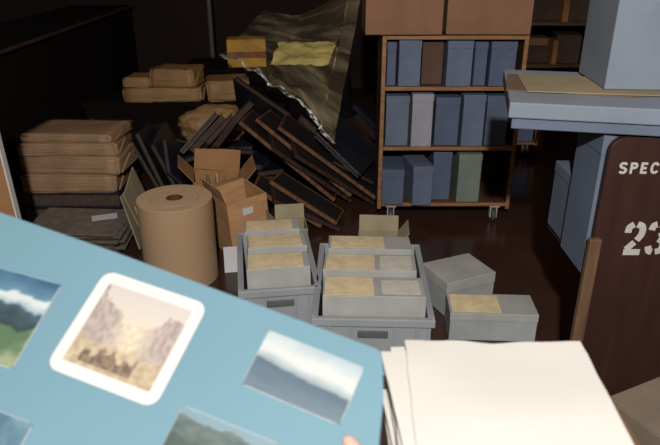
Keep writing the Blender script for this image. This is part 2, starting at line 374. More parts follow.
# ------------------------------------------------------------ kraft parcels
def parcel(label, loc, w, d, h, rz, m='kraft', group=None, seed=0, amp=.006, bev=.009):
    t = thing('wrapped_parcel', label, 'parcel', loc, rz, group)
    mb = MB().bb(-w / 2, w / 2, -d / 2, d / 2, 0, h); bm = mb.bm
    bmesh.ops.bevel(bm, geom=bm.edges[:], offset=bev, segments=2, affect='EDGES')
    bmesh.ops.subdivide_edges(bm, edges=bm.edges[:], cuts=8, use_grid_fill=True)
    for v_ in bm.verts:
        p = v_.co + Vector((seed * 3.1, seed, 0))
        q_ = noise.noise_vector(p * 7) * amp + noise.noise_vector(p * 24) * amp * .4
        if v_.co.z < .004 or v_.co.z > h - .004: q_.z = -abs(q_.z) * .3 if v_.co.z > h / 2 else abs(q_.z) * .3
        v_.co += q_
    mb.build('wrapping', M[m], t, smooth=True)
    f = MB()
    f.prism([(-d * .42, h * .08), (d * .42, h * .08), (0, h * .75)], lambda a, c: Vector((w / 2 + .001, a, c)), lambda a, c: Vector((w / 2 + .010, a, c)))
    f.build('end_fold', M[m], t)
    f = MB().bb(-w * .35, w * .37, -d / 2 - .008, -d / 2 - .003, h * .42, h * .58)
    f.build('overlap_strip', M[m], t)
    return t
GP = 'brown paper parcels stacked at the left'
bk = thing('bound_ledger', 'dark navy flat ledger under the stack of brown paper parcels', 'book', (-1.46, 3.55, .10))
MB().bb(-.28, .28, -.2, .2, 0, .008).bb(-.28, .28, -.2, .2, .077, .085).bb(-.28, -.272, -.2, .2, .008, .077).build('cover', M['folder2'], bk, .001, 1)
MB().bb(-.27, .27, -.19, .19, .008, .077).build('pages', M['pages'], bk)
bk = thing('bound_ledger', 'lowest dark ledger on the floor under the parcel stack', 'book', (-1.45, 3.55, 0))
MB().bb(-.29, .29, -.2, .2, 0, .008).bb(-.29, .29, -.2, .2, .091, .099).bb(-.29, -.282, -.2, .2, .008, .091).build('cover', M['folder'], bk, .001, 1)
MB().bb(-.28, .28, -.19, .19, .008, .091).build('pages', M['pages'], bk)
parcel('lowest brown paper parcel of the left stack, resting on the navy ledger', (-1.46, 3.54, .186), .52, .38, .105, R(2), 'kraft', GP, 1, .010)
parcel('second brown paper parcel up in the left stack, longest of it', (-1.43, 3.55, .292), .55, .38, .10, R(-3), 'kraft', GP, 2, .010)
parcel('crumpled brown paper parcel third up in the left stack', (-1.45, 3.56, .393), .53, .37, .07, R(3), 'kraft', GP, 3, .010)
parcel('flat topmost brown paper parcel of the left stack', (-1.44, 3.57, .464), .51, .36, .045, R(-4), 'kraft', GP, 4, .008)
# newspapers in front
for i in range(10):
    o = thing('newspaper', 'folded grey newspaper in the low stack in front of the parcels', 'newspaper', (-1.34 + random.uniform(-.02, .03), 3.11 + random.uniform(-.015, .015), .0125 * i), R(random.uniform(-6, 6)), 'stack of grey newspapers')
    MB().bb(-.25, .25, -.17, .17, 0, .006).bb(-.25, .25, -.165, .17, .006, .012).build('folded_sheet', M['news'], o, .002, 1)
    MB().bb(-.245, .245, -.173, -.169, .002, .010).build('fold_edge', M['pages'], o)
tag(MB().box((-1.21, 3.16, .126), (.13, .07, .0015), Matrix.Rotation(R(20), 3, 'Z')).build('paper_sheet', M['whitefar']), 'small white sheet lying on the newspaper stack', 'paper')
# cardboard sheets leaning against newspaper stack
for i, (hh, yy, mm, lab) in enumerate(((.30, 3.12, 'cardgrey', 'tan cardboard sheet closest to the newspaper stack, leaning on it'), (.37, 3.16, 'cardgrey', 'tallest tan cardboard sheet leaning between newspapers and paper roll'), (.25, 3.03, 'card', 'short brown cardboard sheet leaning nearest the paper roll'))):
    rot = Matrix.Rotation(R(-12), 3, 'Y') @ Matrix.Rotation(R((0, 16, -6)[i]), 3, 'X')
    o = MB().box(Vector((-.985 + .035 * i, yy, .02)) + rot @ Vector((0, 0, hh / 2)), (.006, .28 - .03 * i, hh), rot).build('cardboard_sheet', M[mm])
    tag(o, lab, 'cardboard', 'leaning cardboard sheets')
# board at left edge
o = thing('wooden_board', 'narrow upright board with a pale edge at the left edge of the photo', 'board', (-1.345, 2.55, 0), 0)
rot = Matrix.Rotation(R(-2.0), 3, 'Y')
MB().box(rot @ Vector((-.03, 0, .45)) + Vector((0, 0, .002)), (.07, .03, .9), rot).build('board_face', M['card2'], o)
MB().box(rot @ Vector((.009, 0, .45)) + Vector((0, 0, .002)), (.007, .032, .9), rot).build('board_edge', M['whitefar'], o)
# ------------------------------------------------------------ back of the heap
def chest(label, x0, x1, y0, y1, h):
    t = thing('storage_chest', label, 'chest', ((x0 + x1) / 2, (y0 + y1) / 2, 0)); w, d = x1 - x0, y1 - y0
    MB().bb(-w / 2, w / 2, -d / 2, d / 2, .03, h - .03).build('chest_body', M['darkwood'], t, .004, 1)
    MB().bb(-w / 2 - .012, w / 2 + .012, -d / 2 - .012, d / 2 + .012, h - .03, h).build('chest_lid', M['darkwood'], t, .004, 1)
    for sx in (-1, 1):
        for sy in (-1, 1): MB().bb(sx * (w / 2 - .04) - .025, sx * (w / 2 - .04) + .025, sy * (d / 2 - .04) - .025, sy * (d / 2 - .04) + .025, 0, .03).build('foot', M['darkwood'], t)
chest('low dark chest under the brown parcels at the back of the heap', -1.78, -.32, 4.60, 4.98, .40)
chest('taller dark chest under the yellow carton at the back', -1.15, .15, 5.04, 5.55, .56)
GQ = 'brown parcels at the back of the heap'
parcel('wide brown paper parcel lying on the low dark chest at the back', (-1.22, 4.76, .401), .56, .3, .10, R(4), 'kraftdim', GQ, 7, .012)
parcel('smaller brown parcel on top of the wide back parcel, at its right', (-1.12, 4.76, .503), .32, .26, .13, R(-8), 'kraftdim', GQ, 8, .014)
parcel('flat brown parcel on top of the wide back parcel, at its left', (-1.39, 4.75, .503), .19, .24, .07, R(-3), 'kraftdim', GQ, 9, .010)
parcel('crumpled brown parcel on the low chest between the wide parcel and the yellow carton', (-.76, 4.77, .401), .30, .28, .15, R(10), 'kraftdim', GQ, 12, .016)
m = MB(); bmesh.ops.create_icosphere(m.bm, subdivisions=5, radius=1)
for v_ in m.bm.verts:
    p = v_.co.copy(); n = 1 + .20 * noise.noise(p * 1.6) + .16 * abs(noise.noise(p * 3.6)) + .06 * abs(noise.noise(p * 9))
    v_.co = Vector((p.x * .215 * n, p.y * .14 * n, p.z * .14 * n)); v_.co.z = max(v_.co.z, -.09)
bundle = m.build('paper_bundle', M['kraftdim'], smooth=True)
tag(bundle, 'rounded crumpled bundle of brown packing paper in front of the back parcels', 'packing paper')
# ------------------------------------------------------------ heap of dark portfolios, settled by a short rigid body drop
def portfolio(w, d, h, m):
    t = thing('portfolio', 'x', 'portfolio'); t['dim'] = (w, d, h)
    MB().bb(-w / 2, w / 2, -d / 2, d / 2, 0, .004).bb(-w / 2, w / 2, -d / 2, d / 2, h - .004, h).bb(-w / 2, -w / 2 + .004, -d / 2, d / 2, .004, h - .004).build('cover', M[m], t, .001, 1)
    MB().bb(-w / 2 + .005, w / 2 - .012, -d / 2 + .01, d / 2 - .01, .0045, h - .0045).build('pages', M['pages'], t)
    return t
pA = portfolio(.42, .38, .03, 'folder'); pB = portfolio(.56, .42, .04, 'folder'); pC = portfolio(.50, .40, .042, 'folder2'); pD = portfolio(.33, .25, .030, 'folder2'); pE = portfolio(.36, .27, .034, 'folder'); pF = portfolio(.32, .24, .045, 'folder3')
used = set()
def inst(proto, mtx, label, group):
    o = proto if proto.name not in used else copy_tree(proto)
    used.add(proto.name)
    o.matrix_world = mtx; tag(o, label, None, group); return o
RZ = lambda a: Matrix.Rotation(R(a), 4, 'Z')
RX = lambda a: Matrix.Rotation(R(a), 4, 'X')
RY = lambda a: Matrix.Rotation(R(a), 4, 'Y')
T = lambda *a: Matrix.Translation(a)
passive, active = [], []          # (dims, matrix of box centre) / (object, dims, start matrix, offset)
for i in range(3):      # leaning like books against the parcels
    a = R((24, 23, 20)[i])
    base = Vector((-1.01 + .050 * i, 3.80 + (.02, -.07, .03)[i], .004 + (0, .03, .0)[i]))
    rot = Matrix(((-math.sin(a), 0, math.cos(a)), (0, 1, 0), (math.cos(a), 0, math.sin(a)))).to_4x4()
    mt = T(*base) @ rot @ RZ((0, 9, -7)[i]) @ T(.225, 0, 0)
    o = inst(pA, mt, 'dark portfolio leaning on edge against the brown parcels', 'dark portfolios leaning against the parcels')
    passive.append(((.42, .38, .03), mt @ T(0, 0, .015)))
def frame(w, d, bm_):
    t = thing('picture_frame', 'x', 'frame'); k = .014; h = .022; t['dim'] = (w, d, h)
    MB().bb(-w / 2, w / 2, -d / 2, -d / 2 + k, 0, h).bb(-w / 2, w / 2, d / 2 - k, d / 2, 0, h).bb(-w / 2, -w / 2 + k, -d / 2 + k, d / 2 - k, 0, h).bb(w / 2 - k, w / 2, -d / 2 + k, d / 2 - k, 0, h).build('frame_bars', M[bm_], t, .002, 1)
    MB().bb(-w / 2 + k, w / 2 - k, -d / 2 + k, d / 2 - k, .006, .0215).build('backing_panel', M['back'], t)
    return t
fA = frame(.72, .36, 'bars'); fC = frame(.60, .30, 'barsdark'); fB = frame(.44, .24, 'bars'); fD = frame(.42, .26, 'barsdark')
FL = ('wood edged frame lowest of the slanting frames beside the book truck', 'second frame up among the slanting frames, with dark bars', 'middle wood edged frame of the five slanting frames', 'fourth frame up among the slanting frames, with dark bars', 'uppermost wood edged slanting frame, closest to the book truck')
for i in range(5):
    pr = fA if i % 2 == 0 else fC
    mt = T(-.22 + .052 * i, 3.76, .255) @ RY((40, 39, 38, 37.5, 36.5)[i]) @ T((-.03, .05, -.03, .08, .0)[i], (0, -.06, .05, -.08, .04)[i], 0) @ RZ((-5, 12, -9, 15, -3)[i])
    inst(pr, mt, FL[i], 'slanting wood edged frames')
    passive.append((tuple(pr['dim']), mt @ T(0, 0, .011)))
for i in range(3):
    pr = (fB, fD, fB)[i]
    mt = T(-.235 + .060 * i, 3.37, .128) @ RY(30) @ T((0, .03, -.02)[i], (0, -.04, .02)[i], 0) @ RZ((-4, 11, -12)[i])
    inst(pr, mt, ('small wood edged frame leaning lowest in front of the heap', 'small dark frame leaning in the middle of three before the heap', 'small wood edged frame leaning topmost of three before the heap')[i], 'small leaning frames')
    passive.append((tuple(pr['dim']), mt @ T(0, 0, .011)))
def blk(x0, x1, y0, y1, z0, z1): passive.append(((x1 - x0, y1 - y0, z1 - z0), T((x0 + x1) / 2, (y0 + y1) / 2, (z0 + z1) / 2)))
blk(-6, 6, 0, 9, -1.0, 0)
blk(-1.80, -.30, 4.585, 5.0, 0, .40); blk(-1.17, .17, 5.02, 5.6, 0, .56); blk(-1.6, -.58, 4.58, 4.95, .4, .66)
blk(.262, 1.03, 3.31, 3.72, 0, 1.05); blk(-1.78, -1.13, 3.33, 3.77, 0, .52); blk(-.85, -.46, 3.22, 3.58, 0, .34); blk(-.62, -.29, 2.9, 3.22, 0, .40)
blk(.50, .60, 3.7, 5, 0, 2.0); blk(-1.3, -1.2, 3.78, 4.58, 0, 1)
blk(-.30, .6, 5.0, 5.02, 0, 2.0); blk(-.3, .4, 2.6, 3.02, 0, 1)
rnd = random.Random(12)
U = rnd.uniform
spawn = []
for i in range(6): spawn.append((pB if i % 2 else pC, U(-.76, -.52), U(4.08, 4.28), U(-25, 25), U(-6, 6), U(-6, 6), 'left'))
for i in range(7): spawn.append((pC if i % 2 else pB, U(.04, .2), U(4.12, 4.45), 90 + U(-20, 20), U(-6, 6), U(-6, 6), 'right'))
for i in range(12): spawn.append(((pE, pD, pF)[i % 3], U(-.46, .0), U(3.95, 4.30), U(-60, 60), U(-15, 15), U(0, 30), 'mid'))
for i in range(11): spawn.append(((pD, pE, pF)[i % 3], U(-.90, -.42), U(3.76, 3.94), U(-40, 40), 30 + U(-20, 5), U(-12, 12), 'front'))
for i in range(5): spawn.append(((pE, pF, pE)[i % 3], U(-.40, -.05), U(3.86, 4.1), U(-30, 30), U(0, 10), U(25, 40), 'mid'))
GR = {'left': ('dark portfolio in the jumbled heap behind the open cartons', 'dark portfolios heaped behind the cartons'),
      'right': ('dark portfolio in the heap behind the slanting frames and truck', 'dark portfolios behind the slanting frames'),
      'mid': ('smaller dark binder tumbled on top of the heap', 'smaller binders on the heap'),
      'front': ('small dark binder slid against the front of the heap', 'binders at the front of the heap')}
cnt = {k: 0 for k in GR}
zb = {'left': .05, 'right': .05, 'mid': .85, 'front': .75}; dz = {'left': .10, 'right': .10, 'mid': .19, 'front': .22}
for pr, x, y, a, tx, ty, grp in spawn:
    h = pr['dim'][2]
    mt = T(x, y, zb[grp] + dz[grp] * cnt[grp] + .06) @ RZ(a) @ RX(tx) @ RY(ty); cnt[grp] += 1
    o = inst(pr, mt @ T(0, 0, -h / 2), *GR[grp]); active.append((o, tuple(pr['dim']), mt, T(0, 0, -h / 2)))
heap_parts = []
def settle(frames=210):
    rbc = bpy.data.collections.new('rb'); tmp = []
    bpy.ops.rigidbody.world_add()
    rw = S.rigidbody_world; rw.collection = rbc; rw.substeps_per_frame = 20; rw.solver_iterations = 30
    rw.point_cache.frame_start = 1; rw.point_cache.frame_end = frames + 5
    S.gravity = (0, 0, -5)
    def add(d, mt, typ, damp=.35):
        o = MB().box((0, 0, 0), d).build('proxy', M['floor']); o.matrix_world = mt; rbc.objects.link(o)
        if o.rigid_body is None:
            with bpy.context.temp_override(object=o, active_object=o, selected_objects=[o], selected_editable_objects=[o]): bpy.ops.rigidbody.object_add()
        b = o.rigid_body; b.type = typ; b.collision_shape = 'BOX'; b.friction = .7; b.restitution = 0
        b.use_margin = True; b.collision_margin = .0015; b.linear_damping = .1; b.angular_damping = damp; b.mass = 1.0
        tmp.append(o); return o
    for d, mt in passive: add(d, mt, 'PASSIVE')
    acts = [(o, add(d, mt, 'ACTIVE'), off, d) for o, d, mt, off in active]
    for f in range(1, frames + 1): S.frame_set(f)
    dg = bpy.context.evaluated_depsgraph_get()
    res = []
    for o, p, off, d in acts:
        w = p.evaluated_get(dg).matrix_world.copy(); res.append((o, w @ off, d)); heap_parts.append((w, d))
    bpy.ops.rigidbody.world_remove()
    for p in tmp: bpy.data.objects.remove(p, do_unlink=True)
    bpy.data.collections.remove(rbc)
    S.gravity = (0, 0, -9.81); S.frame_set(1)
    for o, mt, d in res:
        o.matrix_world = mt; q = mt.translation
        steep = abs((mt.to_3x3() @ Vector((0, 0, 1))).z) < .45
        # a piece that slid away to the open floor in front of the heap, or stands on edge there, is left out
        if q.z < -.03 or not (-1.3 < q.x < .6 and 3.1 < q.y < 5.2) or (q.x > -.46 and q.y < 3.55) or (q.x > -.1 and q.y < 3.95 and steep):
            for ch in list(o.children): bpy.data.objects.remove(ch, do_unlink=True)
            bpy.data.objects.remove(o, do_unlink=True)
try:
    settle()
except Exception as ex:
    print('SETTLE FAILED', ex)
# rest the paper bundle on the heap: highest point of any settled piece under its middle
BX, BY = -.79, 4.28; zmax = .1
for w, d in heap_parts:
    wi = w.inverted()
    for ox in (-.12, -.06, 0, .06, .12):
        for oy in (-.08, 0, .08):
            for k in range(120):
                z_ = k * .008
                p = wi @ Vector((BX + ox, BY + oy, z_))
                if abs(p.x) <= d[0] / 2 and abs(p.y) <= d[1] / 2 and abs(p.z) <= d[2] / 2 + .003: zmax = max(zmax, z_)
bundle.location = (BX, BY, min(zmax, .40) + .08); bundle.rotation_euler = (0, 0, R(8))
for o in list(COL.objects):
    if 'dim' in o.keys(): del o['dim']
yb = thing('yellow_carton', 'small yellow carton with an orange band at the back of the room', 'cardboard box', (-.66, 5.20, .561), R(6))
MB().bb(-.15, .15, -.09, .09, 0, .20).build('carton_body', M['yellow'], yb, .003, 1)
MB().bb(-.151, .151, -.0915, .0915, .07, .12).build('colour_band', M['orange'], yb)
MB().bb(-.15, .15, -.09, .09, .2, .212).build('carton_lid', M['yellow'], yb, .003, 1)
def yfn(s_, t_):
    hgt = .12 * t_ + .03 * noise.noise(Vector((s_ * 3, t_ * 3, 2))) + .008 * noise.noise(Vector((s_ * 9, t_ * 8, 5))) + .03
    ex = .03 * noise.noise(Vector((0, t_ * 6, 8))) if s_ in (0, 1) else 0
    return Vector((-.47 + .46 * s_ + .06 * t_ + ex, 5.06 + .36 * t_, .562 + max(0.001, hgt)))
tag(MB().sheet(34, 24, yfn).build('yellow_wrapping', M['yellowpaper'], smooth=True), 'crumpled glossy yellow sheet beside the small yellow carton', 'wrapping paper')
# plastic sheet
U1, D1, L1, U0 = Vector((.170, 3.45, 1.31)), Vector((.02, 3.42, .45)), Vector((-.78, 4.72, .71)), Vector((-.50, 4.97, 1.0))
def pfn(s_, t_):
    p = (U1 * (1 - s_) + U0 * s_) * (1 - t_) + (D1 * (1 - s_) + L1 * s_) * t_
    sag = -.10 * math.sin(math.pi * s_) * (1 - t_) + .06 * math.sin(math.pi * s_) * t_
    fold = .045 * abs(math.sin(t_ * 9 + 2.0 * s_ + 2.5 * noise.noise(Vector((s_ * 2, t_ * 3, 5))))) * math.sin(math.pi * min(1, s_ * 1.1 + .05))
    w1 = noise.noise(Vector((s_ * 2.5, t_ * 5, .3))) * .05 + fold + .020 * abs(noise.noise(Vector((s_ * 8, t_ * 11, 2)))) + .006 * noise.noise(Vector((s_ * 25, t_ * 25, 4)))
    edge = .035 * noise.noise(Vector((s_ * 9, 3, 4))) * (1 if t_ > .8 else 0)
    p = p + Vector((w1 * .5, -w1, sag + w1 * .6 + edge)) * (1 if s_ > .1 else .3)
    if s_ < .12: p.x = min(p.x, .170)
    return p
ps = thing('plastic_sheet', 'clear plastic sheet draped from the truck cartons over the heap', 'plastic sheet')
MB().sheet(110, 80, pfn).build('film', M['film'], ps, smooth=True)
def efn(s_, t_):
    p = pfn(s_, 1.0); dirv = (L1 - D1).normalized(); up = Vector((0, 0, 1)); sid = dirv.cross(up).normalized()
    wd = .06 * max(.05, .30 + 1.2 * noise.noise(Vector((s_ * 9, 0, 3))))
    c = .010 * noise.noise(Vector((s_ * 14, t_ * 3, 8))) + .004 * noise.noise(Vector((s_ * 40, t_ * 5, 4)))
    return p + up * (t_ * wd + c * .6) + sid * (c + .012 * math.sin(t_ * 5))
MB().sheet(120, 6, efn).build('glinting_crease', M['filmglint'], ps, smooth=True)  # crease along the lower edge, carrying the painted glints
# left bookcase, post, rack
t = thing('low_bookcase', 'long dark bookcase running along the left wall', 'bookcase', (-2.15, 4.9, 0))
MB().bb(-.3, .26, -1.5, 1.5, 0, .88).build('case_body', M['darkwood'], t)
MB().bb(-.3, .275, -1.53, 1.5, .88, .91).build('case_top', M['darkwood'], t, .004, 1)
MB().bb(.2755, .29, -1.53, 1.5, .89, .911).build('case_edge', M['inner'], t, .003, 1)
t = thing('steel_post', 'thin steel post rising behind the yellow carton', 'post', (-1.04, 5.8, 0))
MB().lathe([(.001, .01), (.022, .01), (.022, 3.29), (.001, 3.29)], 16).build('post_shaft', M['poststeel'], t)
MB().bb(-.07, .07, -.07, .07, 0, .01).build('base_plate', M['poststeel'], t)
t = thing('storage_rack', 'tall dark storage rack at the back right of the room', 'shelving', (2.15, 5.8, 0))
for sx in (-1, 1):
    for sy in (-1, 1): MB().bb(sx * .58 - .02, sx * .58 + .02, sy * .2 - .02, sy * .2 + .02, 0, 2.0).build('upright', M['rackwood'], t)
RS = (.15, .5, .85, 1.2, 1.55)
for k in RS: MB().bb(-.56, .56, -.22, .22, k - .03, k).build('shelf', M['rackwood'], t)
for k, xs in ((.5, (1.75, 2.05, 2.42)), (.85, (1.8, 2.12, 2.4)), (1.2, (1.72, 2.0, 2.35))):
    for q, x in enumerate(xs):
        closed_carton('brown carton in shadow on the %s shelf of the back rack, %s' % ({.5: 'second lowest', .85: 'middle', 1.2: 'second highest'}[k], ('leftmost there', 'middle one there', 'rightmost there')[q]), (x, 5.76 - .03 * q, k + .001), (.24, .2, .26)[q], .24, (.15, .24, .19)[q] + .04 * (k == .85), ('rack2', 'rack1', 'rack2')[(q + int(k * 10)) % 3], R((6, -9, 4)[q]), 'cartons on the back rack')
for x, y, z, rz, mm, dims, lab in (
    (1.80, 5.72, 1.043, 12, 'rack3', (.26, .2, .05), 'flat yellow folder lying on a carton in the back rack'),
    (1.76, 5.72, .653, -10, 'rack1', (.22, .2, .06), 'thick brown folder lying on the lowest carton in the back rack'),
    (1.91, 5.66, .502, 0, 'rack3', (.04, .18, .20), 'upright yellow orange folder on the second lowest shelf of the back rack'),
    (1.955, 5.66, .852, 0, 'rack3', (.05, .18, .17), 'upright yellow orange folder on the middle shelf of the back rack')):
    sb = MB().box((0, 0, dims[2] / 2), dims).build('paper_folder', M[mm]); sb.location = (x, y, z); sb.rotation_euler = (0, 0, R(rz)); tag(sb, lab, 'folder')
# ------------------------------------------------------------ near truck on the right
TX, TY = 1.037, 1.77
t = thing('marked_truck', 'dark brown book truck at the right with white stencilled end panel', 'book cart', (TX, TY, 0))
def rrect(x0, x1, z0, z1, r, n=6):
    out = []
    for cx_, cz_, a0 in ((x1 - r, z1 - r, 0), (x0 + r, z1 - r, 90), (x0 + r, z0 + r, 180), (x1 - r, z0 + r, 270)):
        for i in range(n + 1): out.append((cx_ + r * math.cos(R(a0 + 90 * i / n)), cz_ + r * math.sin(R(a0 + 90 * i / n))))
    return out
pan = MB().prism(rrect(-.232, .23, .02, .976, .045), lambda a, c: Vector((a, 0, c)), lambda a, c: Vector((a, .025, c))).build('end_panel', M['panelwood'], t, .002, 1)
MB().prism(rrect(.03, .23, .1, .984, .03), lambda a, c: Vector((a, .44, c)), lambda a, c: Vector((a, .465, c))).build('rear_panel', M['panelwood'], t, .002, 1)
MB().bb(.03, .215, .026, .439, .138, .16).build('shelf', M['panelwood'], t)
MB().bb(-.215, .215, .026, .439, .498, .52).build('shelf', M['panelwood'], t)
MB().bb(-.252, -.215, -.024, -.0005, .20, .665).build('side_rail', M['railwood'], t, .004, 2)
for sx in (.06, .19):
    for y in (.08, .40): caster(t, sx, y, .1375)
GL = {
 'S': [[(.55, .78), (.42, .90), (.18, .90), (.07, .77), (.09, .63), (.22, .54), (.40, .47), (.53, .36), (.53, .22), (.42, .10), (.18, .10), (.05, .22)]],
 'P': [[(.11, 0), (.11, 1)], [(.2, .89), (.36, .89), (.47, .85), (.52, .77), (.52, .65), (.47, .57), (.36, .52), (.2, .52)]],
 'E': [[(.11, 0), (.11, 1)], [(.2, .89), (.56, .89)], [(.2, .5), (.50, .5)], [(.2, .11), (.56, .11)]],
 'C': [[(.55, .72), (.46, .86), (.30, .91), (.14, .82), (.07, .62), (.07, .38), (.14, .18), (.30, .09), (.46, .14), (.55, .28)]],
 '2': [[(.06, .66), (.08, .82), (.22, .91)], [(.33, .91), (.49, .86), (.54, .73), (.51, .58), (.40, .44)], [(.34, .38), (.10, .16)], [(.02, .08), (.59, .08)]],
 '3': [[(.06, .74), (.11, .87), (.22, .91)], [(.33, .91), (.49, .86), (.53, .74), (.47, .61), (.35, .56)], [(.35, .48), (.49, .42), (.55, .28), (.49, .14), (.33, .09)], [(.22, .09), (.11, .12), (.05, .26)]]}
SM = 'SPC23'
def smooth_pl(pl, k=5):
    if len(pl) < 3: return pl
    out = []; n = len(pl); P = [Vector(p) for p in pl]
    for i in range(n - 1):
        p0, p1, p2, p3 = P[max(i - 1, 0)], P[i], P[i + 1], P[min(i + 2, n - 1)]
        for q in range(k):
            u = q / k
            out.append(.5 * ((2 * p1) + (p2 - p0) * u + (2 * p0 - 5 * p1 + 4 * p2 - p3) * u * u + (3 * p1 - p0 - 3 * p2 + p3) * u ** 3))
    return out + [P[-1]]
def letter(ch, x, zb, h, wr, th):
    m = MB()
    for k, pl in enumerate(GL[ch]):
        pl = smooth_pl(pl) if ch in SM else pl
        q = [Vector((a[0] * h * wr / .6, a[1] * h)) for a in pl]
        L_, R_ = [], []
        for i, p in enumerate(q):
            d0 = (p - q[i - 1]).normalized() if i else (q[1] - p).normalized()
            d1 = (q[i + 1] - p).normalized() if i < len(q) - 1 else d0
            nn = Vector((-(d0 + d1).y, (d0 + d1).x)).normalized()
            c = max(.6, nn.dot(Vector((-d0.y, d0.x))))
            L_.append(p + nn * th / 2 / c); R_.append(p - nn * th / 2 / c)
        y = -.0008 - .0003 * k
        a = [m.bm.verts.new((x + p.x, y, zb + p.y)) for p in L_]; c = [m.bm.verts.new((x + p.x, y, zb + p.y)) for p in R_]
        for i in range(len(q) - 1): m.bm.faces.new((a[i], c[i], c[i + 1], a[i + 1]))
    m.build('stencil_letter' if ch.isalpha() else 'stencil_digit', M['paint'], pan)
for i, ch in enumerate('SPEC'): letter(ch, .842 - TX + .0305 * i, .868, .035, .6, .0076)
for i, ch in enumerate('23'): letter(ch, .900 - TX + .070 * i, .604, .112, .48, .0205)
archive_box('tall blue grey box standing on the marked truck just behind its end panel', (1.02, TY + .13, .521), .45, .20, .4625, 'pblue2', None, 0, None, lid=.07)
archive_box('smaller blue grey box on the marked truck behind the tall one', (.98, TY + .335, .521), .335, .19, .245, 'pblue2', None, 0, None, lid=.04)
# flat portfolio box on top
fx = thing('flat_box', 'large flat pale blue box lying across the top of the marked truck', 'box', (.93, 2.00, .9855), R(-12))
MB().bb(-.356, .356, -.246, .246, 0, .062).build('box_body', M['pblue2'], fx, .003, 2)
MB().bb(-.368, .368, -.258, .258, .034, .080).build('box_lid', M['pblue'], fx, .004, 2)
MB().tube([(-.25, .03, .004), (-.255, .032, -.03), (-.245, .035, -.07), (-.251, .03, -.12)], [.006, .005, .006, .004], 6).build('cotton_tie', M['tape'], fx)
for i, (dx, dy, rz, w, mm, lab) in enumerate(((.77, 2.05, -15, .40, 'cardlid', 'brown sheet under the other one on the flat pale blue box'), (.885, 2.03, -9, .54, 'bufflid', 'long buff sheet reaching under the large pale blue box'))):
    o = MB().box((dx, dy, 1.0675 + i * .0032), (w, .26, .003), Matrix.Rotation(R(rz), 3, 'Z')).build('cardboard_sheet', M[mm]); tag(o, lab, 'cardboard', 'sheets on the flat box')
archive_box('large pale blue box at the upper right on top of the flat box', (1.065, 2.08, 1.0735), .44, .28, .40, 'pblue', None, R(-4), None, lid=.07)
# carton at lower right
closed_carton('tan carton on the floor at the lower right in front of the marked truck', (.965, 1.21, 0), .44, .36, .46, 'cardnear', R(26))
# ------------------------------------------------------------ table, papers, board
t = thing('work_table', 'dark table under the white papers with a tan edge at right', 'table', (0, 0, 0))
MB().bb(-.75, .458, .28, .86, .775, .80).build('tabletop', M['table'], t)
MB().bb(.458, .470, .28, .862, .773, .801).build('edge_band', M['tableedge'], t, .002, 1)
for x in (-.7, .36):
    for y in (.33, .78): MB().bb(x - .025, x + .025, y - .025, y + .025, 0, .775).build('leg', M['table'], t, .003, 1)
zt = .8005
NSH = 26
for i in range(NSH):
    hgt = .0048; top = i == NSH - 1
    ang = R(.5 + random.uniform(-3.5, 3.5))
    cxp, cyp = .232 + random.uniform(-.012, .012), .680 + random.uniform(-.010, .010)
    if top: ang = R(-2.5); cxp = .243; cyp = .677
    if i == NSH - 2: ang = R(3.8); cxp = .222; cyp = .672
    if i == NSH - 3: ang = R(-6); cxp = .246; cyp = .682
    if i == NSH - 4: ang = R(2.5); cxp = .236; cyp = .694
    if i == NSH - 5: ang = R(-2.5); cxp = .250; cyp = .690
    m = MB(); w, d = .268, .31
    cr = .006
    m.sheet(14, 14, lambda s_, t_: Vector((-w / 2 + w * s_ + .003 * noise.noise(Vector((0, t_ * 4, i))), -d / 2 + d * t_ + .006 * noise.noise(Vector((s_ * 5, 0, i))), (cr * max(0, (2 * s_ - 1)) ** 2 * t_ + .0022 * (1 + noise.noise(Vector((s_ * 3, t_ * 3, 1)))) if top else 0))))
    r_ = bmesh.ops.extrude_face_region(m.bm, geom=m.bm.faces[:])
    for v_ in r_['geom']:
        if isinstance(v_, bmesh.types.BMVert): v_.co.z += hgt - .0006
    o = m.build('paper_sheaf', M['white']); o.location = (cxp, cyp, zt + i * hgt); o.rotation_euler = (0, 0, ang)
    tag(o, 'top sheaf of the white paper stack on the table' if top else ('askew white sheaf just under the top of the paper stack' if i == NSH - 2 else 'white sheaf within the paper stack on the table'), 'papers', 'stacked white papers')
# board frame
def c2w(r, u, f): return Vector((r, u * sp + f * cp, u * cp - f * sp))
bu = c2w(.93, -.289, -.23).normalized(); bv = c2w(.367, .783, .502); bv = (bv - bu * bv.dot(bu)).normalized()
bn = bu.cross(bv).normalized()          # towards the viewer
C0 = Vector((0, 0, CZ)) + c2w(.0865 * .8, -.2017 * .8, .8)
BMX = Matrix((bu, bv, bn)).transposed().to_4x4(); BMX.translation = C0
def B(px, py):
    d = ray(px, py); o = Vector((0, 0, CZ)); tt = (C0 - o).dot(bn) / d.dot(bn)
    q = o + d * tt - C0
    return Vector((q.dot(bu), q.dot(bv)))
board = thing('mat_board', 'large blue mat board with mounted photographs held up in the foreground', 'display board')
board.matrix_world = BMX
e = B(379, 445)
pts = [(-.78, .004), (-.4, .006), (-.012, 0), (-.004, -.003), (0, -.012), (e.x * .55, e.y * .5), (e.x, e.y), (e.x * 1.5, e.y * 2.2), (e.x * 1.2, -.40), (-.78, -.40)]
MB().prism(pts, lambda a, c: Vector((a, c, -.004)), lambda a, c: Vector((a, c, 0))).build('board_sheet', M['blue'], board)
MB().prism([(-.779, .0035), (-.012, -.0005), (-.001, -.012), (e.x * .98, e.y), (e.x * 1.15, -.39), (-.779, -.39)], lambda a, c: Vector((a, c, -.006)), lambda a, c: Vector((a, c, -.0042))).build('board_backing', M['blueedge'], board)
def lerp3(a, c, t): t = max(0, min(1, t)); return tuple(x + (y - x) * t for x, y in zip(a, c))
